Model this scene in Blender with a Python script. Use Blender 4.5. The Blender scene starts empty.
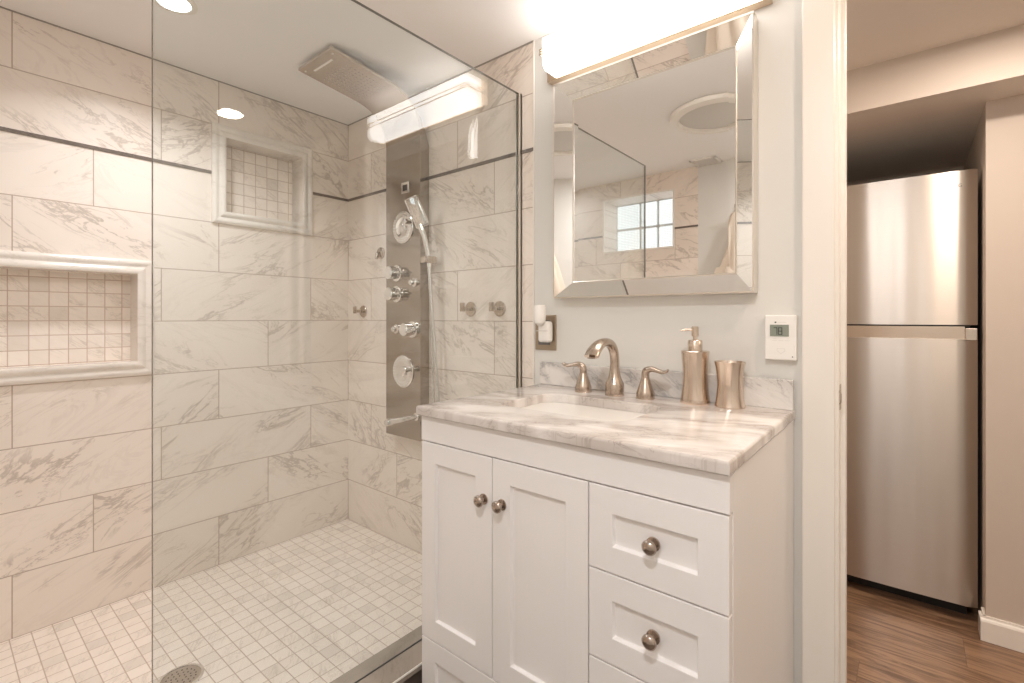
import bpy, bmesh, math, random
from mathutils import Vector, Matrix
random.seed(7)
S = bpy.context.scene
C = S.collection
PI = math.pi

# ------------------------------------------------------------ camera, world, lights, exposure
cam = bpy.data.cameras.new('camera'); camo = bpy.data.objects.new('camera', cam); C.objects.link(camo)
YAW = math.atan(400/484)
camo.location = (2.223, -1.375, 1.105)
camo.rotation_euler = (PI/2, 0, YAW)
cam.sensor_width = 36; cam.lens = 484/1024*36
cam.shift_y = -24/1024
cam.clip_start = 0.02
S.camera = camo
w = bpy.data.worlds.new('world'); S.world = w; w.use_nodes = True
w.node_tree.nodes['Background'].inputs[0].default_value = (0.75, 0.85, 1, 1)
w.node_tree.nodes['Background'].inputs[1].default_value = 1.0
S.view_settings.view_transform = 'Standard'; S.view_settings.look = 'None'
S.view_settings.gamma = 1; S.view_settings.use_curve_mapping = False
S.view_settings.exposure = 0.24
try:
    S.cycles.use_denoising = True
    S.cycles.max_bounces = 14; S.cycles.diffuse_bounces = 8; S.cycles.glossy_bounces = 8
    S.cycles.transparent_max_bounces = 16; S.cycles.transmission_bounces = 8
    S.cycles.sample_clamp_indirect = 6; S.cycles.caustics_reflective = True
    S.cycles.blur_glossy = 0.5
except Exception: pass

def lamp(name, loc, power, size, color=(1, .93, .84), rot=(0, 0, 0), shape='DISK', size_y=None, spread=PI):
    l = bpy.data.lights.new(name, 'AREA'); l.shape = shape; l.size = size
    if size_y: l.size_y = size_y
    l.energy = power; l.color = color; l.spread = spread
    o = bpy.data.objects.new(name, l); C.objects.link(o); o.location = loc; o.rotation_euler = rot
    return o
CEIL = 2.089
WARM = (1, .78, .60); NEUT = (1, .975, .985)
DOWNLIGHTS = [(0.45, -0.884), (2.54, -0.45)]
lamp('light_shower_downlight', (0.45, -0.884, CEIL-.012), 4.3, .10, NEUT, spread=2.35)
lamp('light_room_downlight', (2.54, -0.45, CEIL-.012), 4.6, .10, WARM)
lamp('light_added_fill', (2.15, -1.50, CEIL-.012), 11.5, .10, NEUT)  # added fill with no known fixture, brightens the cabinet front
lamp('light_hall_downlight', (2.45, 0.36, 1.988), 6, .10, (1, .86, .74))
lamp('light_hall_downlight', (1.5, 0.40, 1.988), 4.5, .10, (1, .86, .74))
lamp('light_hall_downlight', (4.2, 0.40, 1.988), 8, .10, (1, .83, .68))
LENS_E = 6.2

# ------------------------------------------------------------ node helpers
class NT:
    def __init__(s, name):
        s.m = bpy.data.materials.new(name); s.m.use_nodes = True
        s.t = s.m.node_tree; s.b = s.t.nodes['Principled BSDF']; s.out = s.t.nodes['Material Output']
    def n(s, ty, **k):
        x = s.t.nodes.new(ty)
        for a, v in k.items(): setattr(x, a, v)
        return x
    def set(s, sock, v):
        if isinstance(v, bpy.types.NodeSocket): s.t.links.new(v, sock)
        elif isinstance(v, (tuple, list)) and len(v) == 3 and sock.type == 'RGBA': sock.default_value = (*v, 1)
        else: sock.default_value = v
    def M(s, op, a, b=0.0, c=0.0):
        x = s.n('ShaderNodeMath', operation=op)
        s.set(x.inputs[0], a); s.set(x.inputs[1], b); s.set(x.inputs[2], c)
        return x.outputs[0]
    def xyz(s):
        tc = s.n('ShaderNodeTexCoord'); sp = s.n('ShaderNodeSeparateXYZ')
        s.t.links.new(tc.outputs['Object'], sp.inputs[0])
        return sp.outputs[0], sp.outputs[1], sp.outputs[2]
    def vec(s, a, b, c):
        x = s.n('ShaderNodeCombineXYZ')
        for i, v in enumerate((a, b, c)): s.set(x.inputs[i], v)
        return x.outputs[0]
    def noise(s, v, scale, detail=2.0, rough=.5, dist=0.0, lac=2.0):
        x = s.n('ShaderNodeTexNoise'); s.set(x.inputs['Vector'], v)
        x.inputs['Scale'].default_value = scale; x.inputs['Detail'].default_value = detail
        x.inputs['Roughness'].default_value = rough; x.inputs['Distortion'].default_value = dist
        x.inputs['Lacunarity'].default_value = lac
        return x.outputs['Fac']
    def white(s, v):
        x = s.n('ShaderNodeTexWhiteNoise', noise_dimensions='3D'); s.set(x.inputs['Vector'], v)
        return x.outputs['Value'], x.outputs['Color']
    def sep(s, c):
        x = s.n('ShaderNodeSeparateColor'); s.set(x.inputs[0], c); return x.outputs[0], x.outputs[1], x.outputs[2]
    def mr(s, v, a, b, c=0.0, d=1.0, smooth=True):
        x = s.n('ShaderNodeMapRange'); x.interpolation_type = 'SMOOTHSTEP' if smooth else 'LINEAR'
        s.set(x.inputs['Value'], v); x.inputs['From Min'].default_value = a; x.inputs['From Max'].default_value = b
        x.inputs['To Min'].default_value = c; x.inputs['To Max'].default_value = d
        return x.outputs['Result']
    def mix(s, f, a, b):
        x = s.n('ShaderNodeMix', data_type='RGBA'); s.set(x.inputs[0], f)
        s.set(x.inputs[6], a); s.set(x.inputs[7], b)
        return x.outputs[2]
    def rot(s, v, ang, scale=(1, 1, 1)):
        x = s.n('ShaderNodeMapping'); x.vector_type = 'POINT'; s.set(x.inputs['Vector'], v)
        x.inputs['Rotation'].default_value = (0, 0, ang)
        y = s.n('ShaderNodeMapping'); s.t.links.new(x.outputs[0], y.inputs['Vector']); y.inputs['Scale'].default_value = scale
        return y.outputs[0]
    def bump(s, h, strength=.3, dist=.002):
        x = s.n('ShaderNodeBump'); x.inputs['Strength'].default_value = strength; x.inputs['Distance'].default_value = dist
        s.set(x.inputs['Height'], h); s.t.links.new(x.outputs[0], s.b.inputs['Normal'])
    def p(s, **k):
        for a, v in k.items(): s.set(s.b.inputs[a.replace('_', ' ')], v)
        return s.m

def plain(name, col, rough=.5, metal=0.0, **k):
    t = NT(name); t.p(Base_Color=col, Roughness=rough, Metallic=metal, **k); return t.m

def marble_nodes(t, vec, vein_col, base_col, warm_col, ang=.5, sc=1.0, amount=1.0, stretch=(2.0, 7.5, 1), cl=(.4, .72, .55)):
    p = t.rot(vec, ang, (stretch[0]*sc, stretch[1]*sc, stretch[2]*sc))
    n1 = t.noise(p, 1.0, 6, .62, .9)
    n2 = t.noise(t.rot(vec, ang-.12, (3.2*sc, 10*sc, 1)), 1.0, 7, .65, 1.2)
    cloud = t.noise(t.rot(vec, ang, (1.6*sc, 4*sc, 1)), 1.3, 3, .5, .3)
    v1 = t.mr(t.M('ABSOLUTE', t.M('SUBTRACT', n1, .5)), 0.0, .026, 1, 0)
    v2 = t.mr(t.M('ABSOLUTE', t.M('SUBTRACT', n2, .47)), 0.0, .020, 1, 0)
    m = t.mr(cloud, .45, .62)
    v1 = t.M('MULTIPLY', v1, t.M('MULTIPLY_ADD', m, .75, .12))
    v2 = t.M('MULTIPLY', v2, t.M('MULTIPLY', m, .7))
    v = t.M('MULTIPLY', t.M('MAXIMUM', v1, v2), amount)
    c = t.mix(t.mr(cloud, cl[0], cl[1], 0, cl[2]), base_col, warm_col)
    return t.mix(v, c, vein_col)

TZ0, TH, TL = 0.075, 0.2032, 0.6
def tile_mat(name, axis, sign, seed):
    t = NT(name); x, y, z = t.xyz()
    u = t.M('MULTIPLY', (x, y)[axis], sign)
    rv = t.M('DIVIDE', t.M('SUBTRACT', z, TZ0), TH)
    row = t.M('FLOOR', rv); fv = t.M('MULTIPLY', t.M('SUBTRACT', rv, row), TH)
    m = t.M('FLOORED_MODULO', row, 3.0)
    su = t.M('DIVIDE', t.M('MULTIPLY_ADD', m, .2, t.M('ADD', u, 6.0)), TL)
    col = t.M('FLOOR', su); fu = t.M('MULTIPLY', t.M('SUBTRACT', su, col), TL)
    du = t.M('MINIMUM', fu, t.M('SUBTRACT', TL, fu)); dv = t.M('MINIMUM', fv, t.M('SUBTRACT', TH, fv))
    d = t.M('MINIMUM', du, dv)
    g = t.mr(d, .0011, .0021, 1, 0)
    val, rc = t.white(t.vec(col, row, seed)); r, gg, b = t.sep(rc)
    sgn = t.M('MULTIPLY_ADD', t.M('GREATER_THAN', gg, .5 if seed != 3 else .35), 2.0, -1.0)
    lu = t.M('ADD', t.M('MULTIPLY', fu, sgn), t.M('MULTIPLY', r, 30.0))
    lv = t.M('ADD', fv, t.M('MULTIPLY', gg, 30.0))
    vec = t.vec(lu, lv, t.M('MULTIPLY', b, 20.0))
    cc = marble_nodes(t, vec, (.43, .36, .30), (.86, .785, .715), (.78, .695, .615), .55, 1.0, .8)
    cc = t.mix(t.M('MULTIPLY', val, .16), cc, (.68, .60, .52))
    cc = t.mix(g, cc, (.50, .40, .33))
    t.p(Base_Color=cc, Roughness=t.mr(g, 0, 1, .36, .7))
    t.b.inputs['Specular IOR Level'].default_value = .35
    t.bump(t.mr(d, .0005, .0025), .35, .0015)
    return t.m

def mosaic_mat(name, ax, step, ph, seed, grout=(.56, .455, .38)):
    t = NT(name); q = t.xyz()
    s = [t.M('DIVIDE', t.M('SUBTRACT', q[a], ph[i]), step) for i, a in enumerate(ax)]
    f = [t.M('FLOOR', k) for k in s]; fr = [t.M('MULTIPLY', t.M('SUBTRACT', s[i], f[i]), step) for i in (0, 1)]
    e = [t.M('MINIMUM', k, t.M('SUBTRACT', step, k)) for k in fr]
    d = t.M('MINIMUM', e[0], e[1])
    g = t.mr(d, .0009, .0018, 1, 0)
    val, rc = t.white(t.vec(f[0], f[1], seed)); r, gg, b = t.sep(rc)
    vec = t.vec(t.M('ADD', fr[0], t.M('MULTIPLY', r, 30.0)), t.M('ADD', fr[1], t.M('MULTIPLY', gg, 30.0)), b)
    cc = marble_nodes(t, vec, (.50, .43, .37), (.90, .82, .745), (.82, .735, .65), .6, 2.2, .55)
    cc = t.mix(t.mr(val, .8, 1.0, 0, .38), cc, (.62, .56, .49))
    cc = t.mix(g, cc, grout)
    t.p(Base_Color=cc, Roughness=t.mr(g, 0, 1, .28, .8))
    t.bump(t.mr(d, .0004, .003), .4, .0015)
    return t.m

def stone_mat(name, base, warm, vein, ang, sc, amount, rough=.15, plane='xy', stretch=(2.6, 6.5, 2), cl=(.4, .72, .55)):
    t = NT(name); x, y, z = t.xyz()
    vec = t.vec(x, y, z) if plane == 'xy' else (t.vec(x, t.M('ADD', z, t.M('MULTIPLY', y, .6)), y) if plane == 'xz' else t.vec(y, z, x))
    cc = marble_nodes(t, vec, vein, base, warm, ang, sc, amount, stretch, cl)
    t.p(Base_Color=cc, Roughness=rough); return t.m

def brushed(name, col, rough, aniso=.6, axis='z', wav=None, metal=1.0):
    t = NT(name); x, y, z = t.xyz()
    v = t.vec(t.M('MULTIPLY', x, 2.0), t.M('MULTIPLY', y, 2.0), t.M('MULTIPLY', z, 400.0)) if axis == 'z' else \
        t.vec(t.M('MULTIPLY', x, 400.0), t.M('MULTIPLY', y, 400.0), t.M('MULTIPLY', z, 2.0))
    n = t.noise(v, 1.0, 3, .6)
    t.p(Base_Color=t.mix(n, tuple(c*.90 for c in col), col), Metallic=metal, Roughness=t.mr(n, .2, .8, rough-.04, rough+.05))
    if aniso:
        t.b.inputs['Anisotropic'].default_value = aniso
        tg = t.n('ShaderNodeTangent'); tg.direction_type = 'RADIAL'; tg.axis = 'Z'
        t.t.links.new(tg.outputs[0], t.b.inputs['Tangent'])
    if wav:
        h = t.noise(t.vec(t.M('MULTIPLY', x, wav[0]), 0.0, t.M('MULTIPLY', z, wav[1])), 1.0, 1, .5)
        t.bump(h, 1.0, wav[2])
    return t.m

MT = {}
MT['tile_left'] = tile_mat('marble tile left', 1, -1.0, 1.0)
MT['tile_back'] = tile_mat('marble tile back', 0, 1.0, 2.0)
MT['tile_front'] = tile_mat('marble tile front', 0, 1.0, 3.0)
MT['mosaic_floor'] = mosaic_mat('mosaic floor', (0, 1), .0501, (0.012, -.856), 1.0)
MT['mosaic_wall'] = mosaic_mat('mosaic niche', (1, 2), .0503, (-.902, .993), 5.0, (.60, .47, .39))
MT['mosaic_wall2'] = mosaic_mat('mosaic upper niche', (1, 2), .0503, (-.2655, 1.552), 9.0)
MT['niche_stone'] = stone_mat('niche stone', (.82, .77, .71), (.74, .68, .62), (.50, .44, .38), .2, 1.3, .5, .2, 'yz')
MT['counter'] = stone_mat('carrara counter', (.80, .76, .725), (.50, .44, .40), (.38, .33, .295), -.35, 2.4, 1.0, .12, 'xy', (4.2, 8.0, 9), (.38, .62, .8))
MT['splash'] = stone_mat('carrara splash', (.80, .775, .745), (.52, .50, .48), (.36, .34, .33), .6, 2.6, 1.0, .12, 'xz', (1.8, 5.0, 1), (.42, .68, .75))
MT['curb_top'] = stone_mat('curb stone', (.37, .32, .27), (.28, .24, .20), (.20, .17, .14), .9, 2.0, .5, .25)
MT['curb_face'] = plain('dark slate curb', (.13, .10, .085), .35)
def paint(name, col, rough=.55, bs=120, st=.06):
    t = NT(name); x, y, z = t.xyz()
    n = t.noise(t.vec(x, y, z), bs, 3, .6)
    t.p(Base_Color=col, Roughness=rough); t.bump(n, st, .002); return t.m
MT['paint'] = paint('pale grey paint', (.74, .73, .695))
MT['ceil'] = paint('ceiling paint', (.91, .895, .88), .7)
MT['hall_paint'] = paint('hall beige paint', (.61, .53, .46), .6)
MT['hall_ceil'] = paint('hall ceiling paint', (.88, .81, .74), .8, 45, .5)
MT['trim_white'] = paint('trim white', (.86, .82, .76), .3, 30, .02)
MT['cab_white'] = paint('cabinet white', (.87, .845, .83), .35, 60, .015)
MT['cab_gap'] = plain('gap shade and joint tone', (.35, .32, .29), .8)  # dark tone stands in for shade behind the doors; also the ceiling joint
MT['liner'] = stone_mat('dark pencil liner', (.17, .14, .12), (.10, .085, .075), (.38, .33, .28), .3, 6, .5, .2, 'xz')
MT['porcelain'] = plain('porcelain', (.90, .87, .82), .12)
MT['chrome'] = plain('chrome', (.86, .85, .84), .06, 1.0)
MT['chrome_hose'] = plain('chrome hose', (.74, .73, .72), .25, 1.0)
MT['nickel'] = plain('brushed nickel', (.55, .46, .385), .27, 1.0)
MT['nickel_dark'] = brushed('knob nickel', (.50, .42, .36), .22, 0, 'x')
MT['hook_nickel'] = brushed('hook nickel', (.60, .53, .46), .25, 0, 'x')
MT['soap_steel'] = brushed('warm steel', (.76, .64, .54), .2, .4, 'x')
MT['silver'] = plain('champagne silver frame', (.80, .75, .69), .28, 1.0)
MT['panel_steel'] = brushed('shower panel steel', (.46, .41, .36), .13, 0, 'x')
MT['head_steel'] = brushed('rain head steel', (.66, .58, .50), .22, 0, 'z')
t = NT('fridge steel'); x, y, z = t.xyz()
n = t.noise(t.vec(t.M('MULTIPLY', x, 3.0), 0.0, t.M('MULTIPLY', z, 500.0)), 1.0, 2, .5)
t.p(Base_Color=t.mix(n, (.56, .505, .455), (.59, .535, .48)), Metallic=1.0, Roughness=.32, Anisotropic=.9, Anisotropic_Rotation=.25)
tg = t.n('ShaderNodeTangent'); tg.direction_type = 'RADIAL'; tg.axis = 'Z'; t.t.links.new(tg.outputs[0], t.b.inputs['Tangent'])
t.bump(t.noise(t.vec(t.M('MULTIPLY', x, 9.0), 0.0, t.M('MULTIPLY', z, .5)), 1.0, 1, .5), 1.0, .004); MT['fridge'] = t.m
MT['fridge_side'] = plain('fridge side grey', (.10, .10, .10), .5)
MT['dark'] = plain('dark gap', (.02, .018, .016), .6)
MT['mirror'] = plain('mirror glass', (.93, .92, .90), .0, 1.0)
MT['mirror_back'] = plain('mirror backing', (.30, .24, .21), .5)
MT['brass'] = plain('satin champagne metal', (.62, .50, .38), .25, 1.0)
MT['white_plastic'] = plain('white plastic', (.88, .86, .82), .35)
MT['lcd'] = plain('lcd green grey', (.27, .30, .25), .25)
MT['lcd_ink'] = plain('lcd ink', (.03, .035, .03), .5)
MT['mark'] = plain('printed mark', (.16, .16, .16), .5)
MT['mark_soft'] = plain('embossed outline', (.70, .68, .64), .5)
MT['plate'] = brushed('outlet plate metal', (.46, .38, .30), .35, 0, 'x')
MT['towel'] = paint('cream towel', (.86, .77, .66), .95, 350, .8)
MT['frit'] = plain('glass block mortar', (.55, .55, .53), .6)
MT['grey_disc'] = plain('fixture disc', (.66, .64, .60), .5)
MT['grate'] = brushed('drain steel', (.62, .56, .50), .4, 0, 'x')

def emis(name, col, e, base=(.9, .9, .9)):
    t = NT(name); t.p(Base_Color=base, Roughness=.3, Emission_Color=col, Emission_Strength=e); return t.m
MT['lens'] = emis('lit frosted lens', (1, .955, .92), LENS_E)
MT['led'] = emis('downlight lens', (1, .95, .88), 14)
# daylit glass block: own glow stands in for daylight, diamond relief
t = NT('daylit glass block'); x, y, z = t.xyz()
a = t.M('SINE', t.M('MULTIPLY', t.M('ADD', x, z), 260.0)); b = t.M('SINE', t.M('MULTIPLY', t.M('SUBTRACT', x, z), 260.0))
h = t.M('MULTIPLY', a, b)
t.p(Base_Color=(.5, .55, .55), Roughness=.08, Emission_Color=(.90, .96, 1), Emission_Strength=t.mr(h, -.5, .5, .52, 1.0))
t.bump(h, .6, .004); MT['glass_block'] = t.m
# clear shower glass: tinted transparency with a Fresnel mirror coat
t = NT('clear shower glass'); tr = t.n('ShaderNodeBsdfTransparent'); tr.inputs[0].default_value = (.958, .982, .984, 1)
gl = t.n('ShaderNodeBsdfGlossy'); gl.inputs['Roughness'].default_value = 0.0; gl.inputs['Color'].default_value = (1, 1, 1, 1)
fr = t.n('ShaderNodeFresnel'); ge = t.n('ShaderNodeNewGeometry'); t.set(fr.inputs[0], t.M('MULTIPLY_ADD', ge.outputs['Backfacing'], 1/1.5-1.5, 1.5))
mx = t.n('ShaderNodeMixShader'); t.t.links.new(fr.outputs[0], mx.inputs[0]); t.t.links.new(tr.outputs[0], mx.inputs[1])
t.t.links.new(gl.outputs[0], mx.inputs[2]); t.t.links.new(mx.outputs[0], t.out.inputs[0]); MT['glass'] = t.m
MT['glass_edge'] = plain('glass edge', (.17, .165, .145), .15)
# wood planks running along x
t = NT('oak plank floor'); x, y, z = t.xyz()
py = t.M('DIVIDE', y, .18); rw = t.M('FLOOR', py); fy = t.M('SUBTRACT', py, rw)
val, rc = t.white(t.vec(rw, 3.0, 1.0))
px = t.M('DIVIDE', t.M('MULTIPLY_ADD', val, 1.2, x), 1.2); cl = t.M('FLOOR', px); fx = t.M('SUBTRACT', px, cl)
v2, rc2 = t.white(t.vec(rw, cl, 4.0)); r, g, b = t.sep(rc2)
vv = t.vec(t.M('ADD', t.M('MULTIPLY', x, 1.0), t.M('MULTIPLY', r, 20.0)), t.M('MULTIPLY', y, 9.0), g)
n1 = t.noise(vv, 2.2, 6, .65, 2.2); n2 = t.noise(t.vec(t.M('MULTIPLY', x, 6.0), t.M('MULTIPLY', y, 120.0), g), 1.0, 3, .5)
cc = t.mix(t.mr(n1, .34, .64), (.115, .062, .034), (.38, .23, .135))
cc = t.mix(t.M('MULTIPLY', n2, .35), cc, (.20, .12, .075)); cc = t.mix(t.M('MULTIPLY', v2, .25), cc, (.24, .15, .10))
e = t.M('MINIMUM', t.M('MULTIPLY', t.M('MINIMUM', fy, t.M('SUBTRACT', 1.0, fy)), .18), t.M('MULTIPLY', t.M('MINIMUM', fx, t.M('SUBTRACT', 1.0, fx)), 1.2))
cc = t.mix(t.mr(e, .0004, .0012, .5, 0), cc, (.06, .035, .02))
t.p(Base_Color=cc, Roughness=.32); t.bump(t.mr(e, 0, .002), .3, .001); MT['wood'] = t.m
MT['slate'] = plain('dark slate floor', (.16, .13, .11), .4)

# ------------------------------------------------------------ mesh helpers
def BM(): return bmesh.new()
def box(bm, x0, y0, z0, x1, y1, z1, bev=0, seg=2):
    r = bmesh.ops.create_cube(bm, size=1, matrix=Matrix.Translation(((x0+x1)/2, (y0+y1)/2, (z0+z1)/2)) @ Matrix.Diagonal((abs(x1-x0), abs(y1-y0), abs(z1-z0), 1)))
    if bev:
        es = list({e for v in r['verts'] for e in v.link_edges})
        bmesh.ops.bevel(bm, geom=es, offset=bev, segments=seg, profile=.5, affect='EDGES', clamp_overlap=True)
    return bm
def ringloft(bm, rings, cap=True, closed=True):
    vs = [[bm.verts.new(p) for p in r] for r in rings]
    n = len(vs[0])
    for a, b in zip(vs, vs[1:]):
        for i in range(n if closed else n-1):
            j = (i+1) % n
            bm.faces.new((a[i], a[j], b[j], b[i]))
    if cap:
        bm.faces.new(vs[0][::-1]); bm.faces.new(vs[-1])
    return bm
def lathe(bm, prof, n=32, loc=(0, 0, 0), rot=None, squash=(1, 1)):
    M = Matrix.Translation(loc) @ (rot.to_4x4() if rot else Matrix.Identity(4))
    rings = [[M @ Vector((max(r, 1e-4)*math.cos(2*PI*i/n)*squash[0], max(r, 1e-4)*math.sin(2*PI*i/n)*squash[1], z)) for i in range(n)] for r, z in prof]
    return ringloft(bm, rings)
def sweep(bm, path, rad, n=16, up=(0, 0, 1)):
    path = [Vector(p) for p in path]; m = len(path)
    if not isinstance(rad, (list, tuple)): rad = [rad]*m
    rings = []; U = None
    for i, p in enumerate(path):
        t = (path[min(i+1, m-1)]-path[max(i-1, 0)]).normalized()
        if U is None:
            U = Vector(up); U = (U-t*U.dot(t))
            if U.length < 1e-3: U = Vector((1, 0, 0)); U = U-t*U.dot(t)
        else: U = U-t*U.dot(t)
        U.normalize(); V = t.cross(U)
        r = rad[i]; ru, rv = r if isinstance(r, tuple) else (r, r)
        rings.append([p+U*ru*math.cos(2*PI*k/n)+V*rv*math.sin(2*PI*k/n) for k in range(n)])
    return ringloft(bm, rings)
def smoothpath(pts, k=6):
    P = [Vector(p) for p in pts]; out = []
    P = [2*P[0]-P[1]]+P+[2*P[-1]-P[-2]]
    for i in range(1, len(P)-2):
        for j in range(k):
            t = j/k; a, b, c, d = P[i-1:i+3]
            out.append(.5*((2*b)+(c-a)*t+(2*a-5*b+4*c-d)*t*t+(3*b-a-3*c+d)*t**3))
    out.append(P[-2]); return out
def smoothrad(r, k=6):
    r = [x if isinstance(x, tuple) else (x, x) for x in r]; out = []
    for a, b in zip(r, r[1:]):
        for j in range(k): out.append(tuple(a[q]+(b[q]-a[q])*j/k for q in (0, 1)))
    out.append(r[-1]); return out
def link(name, bm, mat, parent=None, smooth=None, mats=None):
    bmesh.ops.recalc_face_normals(bm, faces=bm.faces)
    me = bpy.data.meshes.new(name); bm.to_mesh(me); bm.free()
    o = bpy.data.objects.new(name, me); C.objects.link(o)
    me.materials.append(mat)
    for m in mats or []: me.materials.append(m)
    if smooth:
        for p in me.polygons: p.use_smooth = True
        md = me
        try: me.set_sharp_from_angle(angle=math.radians(smooth))
        except Exception: pass
    if parent:
        o.parent = parent
        o.matrix_parent_inverse = Matrix.Translation(parent.location).inverted() if True else Matrix()
    return o
def thing(name, label, cat, loc=(0, 0, 0), group=None):
    o = bpy.data.objects.new(name, None); C.objects.link(o); o.location = loc; o.empty_display_size = .05
    o['label'] = label; o['category'] = cat
    if group: o['group'] = group
    return o
def tag(o, label, cat, group=None):
    o['label'] = label; o['category'] = cat
    if group: o['group'] = group
    return o
def struct(name, bm, mat, parent=None, smooth=None, mats=None):
    o = link(name, bm, mat, parent, smooth, mats)
    if parent is None: o['kind'] = 'structure'
    return o
RX = lambda a: Matrix.Rotation(a, 3, 'X')
RY = lambda a: Matrix.Rotation(a, 3, 'Y')

# ------------------------------------------------------------ room shell
RXW = 3.05            # right wall
YF = -1.86            # wall behind the camera
N1 = (-1.445, -.825, .889, 1.318)   # lower niche frame outer: y0 y1 z0 z1
N2 = (-.628, -.195, 1.496, 1.909)
FW = .048
def wall_with_holes(axis, c0, c1, a0, a1, z0, z1, holes):
    bm = BM()
    As = sorted({a0, a1, *[h[0] for h in holes], *[h[1] for h in holes]}); Zs = sorted({z0, z1, *[h[2] for h in holes], *[h[3] for h in holes]})
    for i in range(len(As)-1):
        for j in range(len(Zs)-1):
            ca, cz = (As[i]+As[i+1])/2, (Zs[j]+Zs[j+1])/2
            if any(h[0] < ca < h[1] and h[2] < cz < h[3] for h in holes): continue
            if axis == 0: box(bm, c0, As[i], Zs[j], c1, As[i+1], Zs[j+1])
            else: box(bm, As[i], c0, Zs[j], As[i+1], c1, Zs[j+1])
    bmesh.ops.remove_doubles(bm, verts=bm.verts, dist=1e-5)
    dead = {}
    for f in bm.faces: dead.setdefault(tuple(round(q, 4) for q in f.calc_center_median()), []).append(f)
    bmesh.ops.delete(bm, geom=[f for l in dead.values() if len(l) > 1 for f in l], context='FACES')
    return bm
i1 = (N1[0]+FW, N1[1]-FW, N1[2]+FW, N1[3]-FW); i2 = (N2[0]+FW, N2[1]-FW, N2[2]+FW, N2[3]-FW)
struct('wall_left', wall_with_holes(0, -.15, 0, YF-.12, .12, 0, CEIL, [i1, i2]), MT['tile_left'])
bm = BM(); box(bm, 0, 0, 0, 1.187, .12, CEIL); struct('wall_back_tiled', bm, MT['tile_back'])
bm = wall_with_holes(1, .002, .12, 1.187, RXW, 0, CEIL, [(2.09, 2.86, -1, 1.98)]); struct('wall_back', bm, MT['paint'])
WX = (.466, .99, 1.582, 1.962)
bm = wall_with_holes(1, YF-.30, YF, 0, 1.152, 0, CEIL, [WX]); struct('wall_front_tiled', bm, MT['tile_front'])
bm = BM(); box(bm, 1.152, YF-.30, 0, RXW+.12, YF, CEIL); struct('wall_front', bm, MT['paint'])
bm = BM(); box(bm, RXW, YF, 0, RXW+.12, .12, CEIL); struct('wall_right', bm, MT['paint'])
bm = BM(); box(bm, -.15, YF-.3, CEIL, RXW+.12, .12, CEIL+.1); struct('ceiling', bm, MT['ceil'])
bm = BM(); box(bm, 1.187, YF, -.1, RXW, .12, 0); struct('floor', bm, MT['slate'])
bm = BM(); box(bm, 0, YF, -.1, 1.09, 0, TZ0); struct('floor_shower', bm, MT['mosaic_floor'])
# ceiling-line joint and floor-line caulk
bm = BM(); box(bm, 0, YF, CEIL-.004, .003, 0, CEIL); box(bm, 0, -.003, CEIL-.005, 1.187, 0, CEIL); struct('trim_1', bm, MT['cab_gap'])
# black pencil liner row
def liner_boxes():
    bm = BM(); z0, z1 = 1.697, 1.709
    box(bm, 0, YF, z0, .004, N2[0], z1); box(bm, 0, N2[1], z0, .004, 0, z1)
    box(bm, 0, -.004, z0, .46, 0, z1); box(bm, .46, -.004, z0, 1.187, 0, z1)
    box(bm, 0, YF, z0, WX[0], YF+.004, z1); box(bm, WX[1], YF, z0, 1.152, YF+.004, z1)
    return bm
struct('trim_2', liner_boxes(), MT['liner'])
# metal edge where tile stops
bm = BM(); box(bm, 1.185, -.003, .17, 1.189, .003, CEIL); struct('trim_3', bm, MT['trim_white'])
# curb
cu = thing('shower_curb', 'low curb under the clear glass, pale stone slab over a dark riser', 'curb', (1.14, -.93, 0))
bm = BM(); box(bm, 1.085, YF, 0, 1.192, 0, .156); link('riser', bm, MT['curb_face'], cu)
bm = BM(); box(bm, 1.077, YF, .156, 1.205, 0, .174, .003); link('stone_slab', bm, MT['curb_top'], cu)

bm = BM(); box(bm, 1.2035, YF, .171, 1.2065, 0, .1755); link('edge_strip', bm, MT['trim_white'], cu)

# niches
def niche(outer, inner, mosaic, label, seed):
    y0, y1, z0, z1 = inner; Y0, Y1, Z0, Z1 = outer
    r = thing('shower_niche', label, 'niche', (0, (Y0+Y1)/2, Z0))
    D = .09
    bm = BM(); box(bm, -D-.01, y0, z0, -D, y1, z1); link('mosaic_back', bm, mosaic, r)
    bm = BM(); box(bm, -D, y0, z1-.003, .002, y1, z1); box(bm, -D, y0, z0, .002, y1, z0+.003)
    box(bm, -D, y0, z0+.003, .002, y0+.003, z1-.003); box(bm, -D, y1-.003, z0+.003, .002, y1, z1-.003)
    link('lining', bm, MT['niche_stone'], r)
    # moulded frame: profile (distance in from outer edge, height off the wall)
    prof = [(0, 0), (0, .010), (.006, .014), (.014, .015), (.020, .012), (.027, .012), (.034, .017), (.044, .018), (FW+.004, .014), (FW+.004, -.012)]
    for side in range(4):
        bm = BM()
        def pt(d, h, end):
            if side == 0: return (h, Y0+d if end == 0 else Y1-d, Z1-d)
            if side == 1: return (h, Y0+d if end == 0 else Y1-d, Z0+d)
            if side == 2: return (h, Y0+d, Z0+d if end == 0 else Z1-d)
            return (h, Y1-d, Z0+d if end == 0 else Z1-d)
        ringloft(bm, [[pt(d, h, 0) for d, h in prof], [pt(d, h, 1) for d, h in prof]])
        link('moulding', bm, MT['niche_stone'], r, 35)
    return r
niche(N1, i1, MT['mosaic_wall'], 'long low marble framed wall niche backed with square mosaic, nearest the left edge', 1)
niche(N2, i2, MT['mosaic_wall2'], 'small high marble framed wall niche backed with square mosaic, near the tiled corner', 2)

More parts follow.
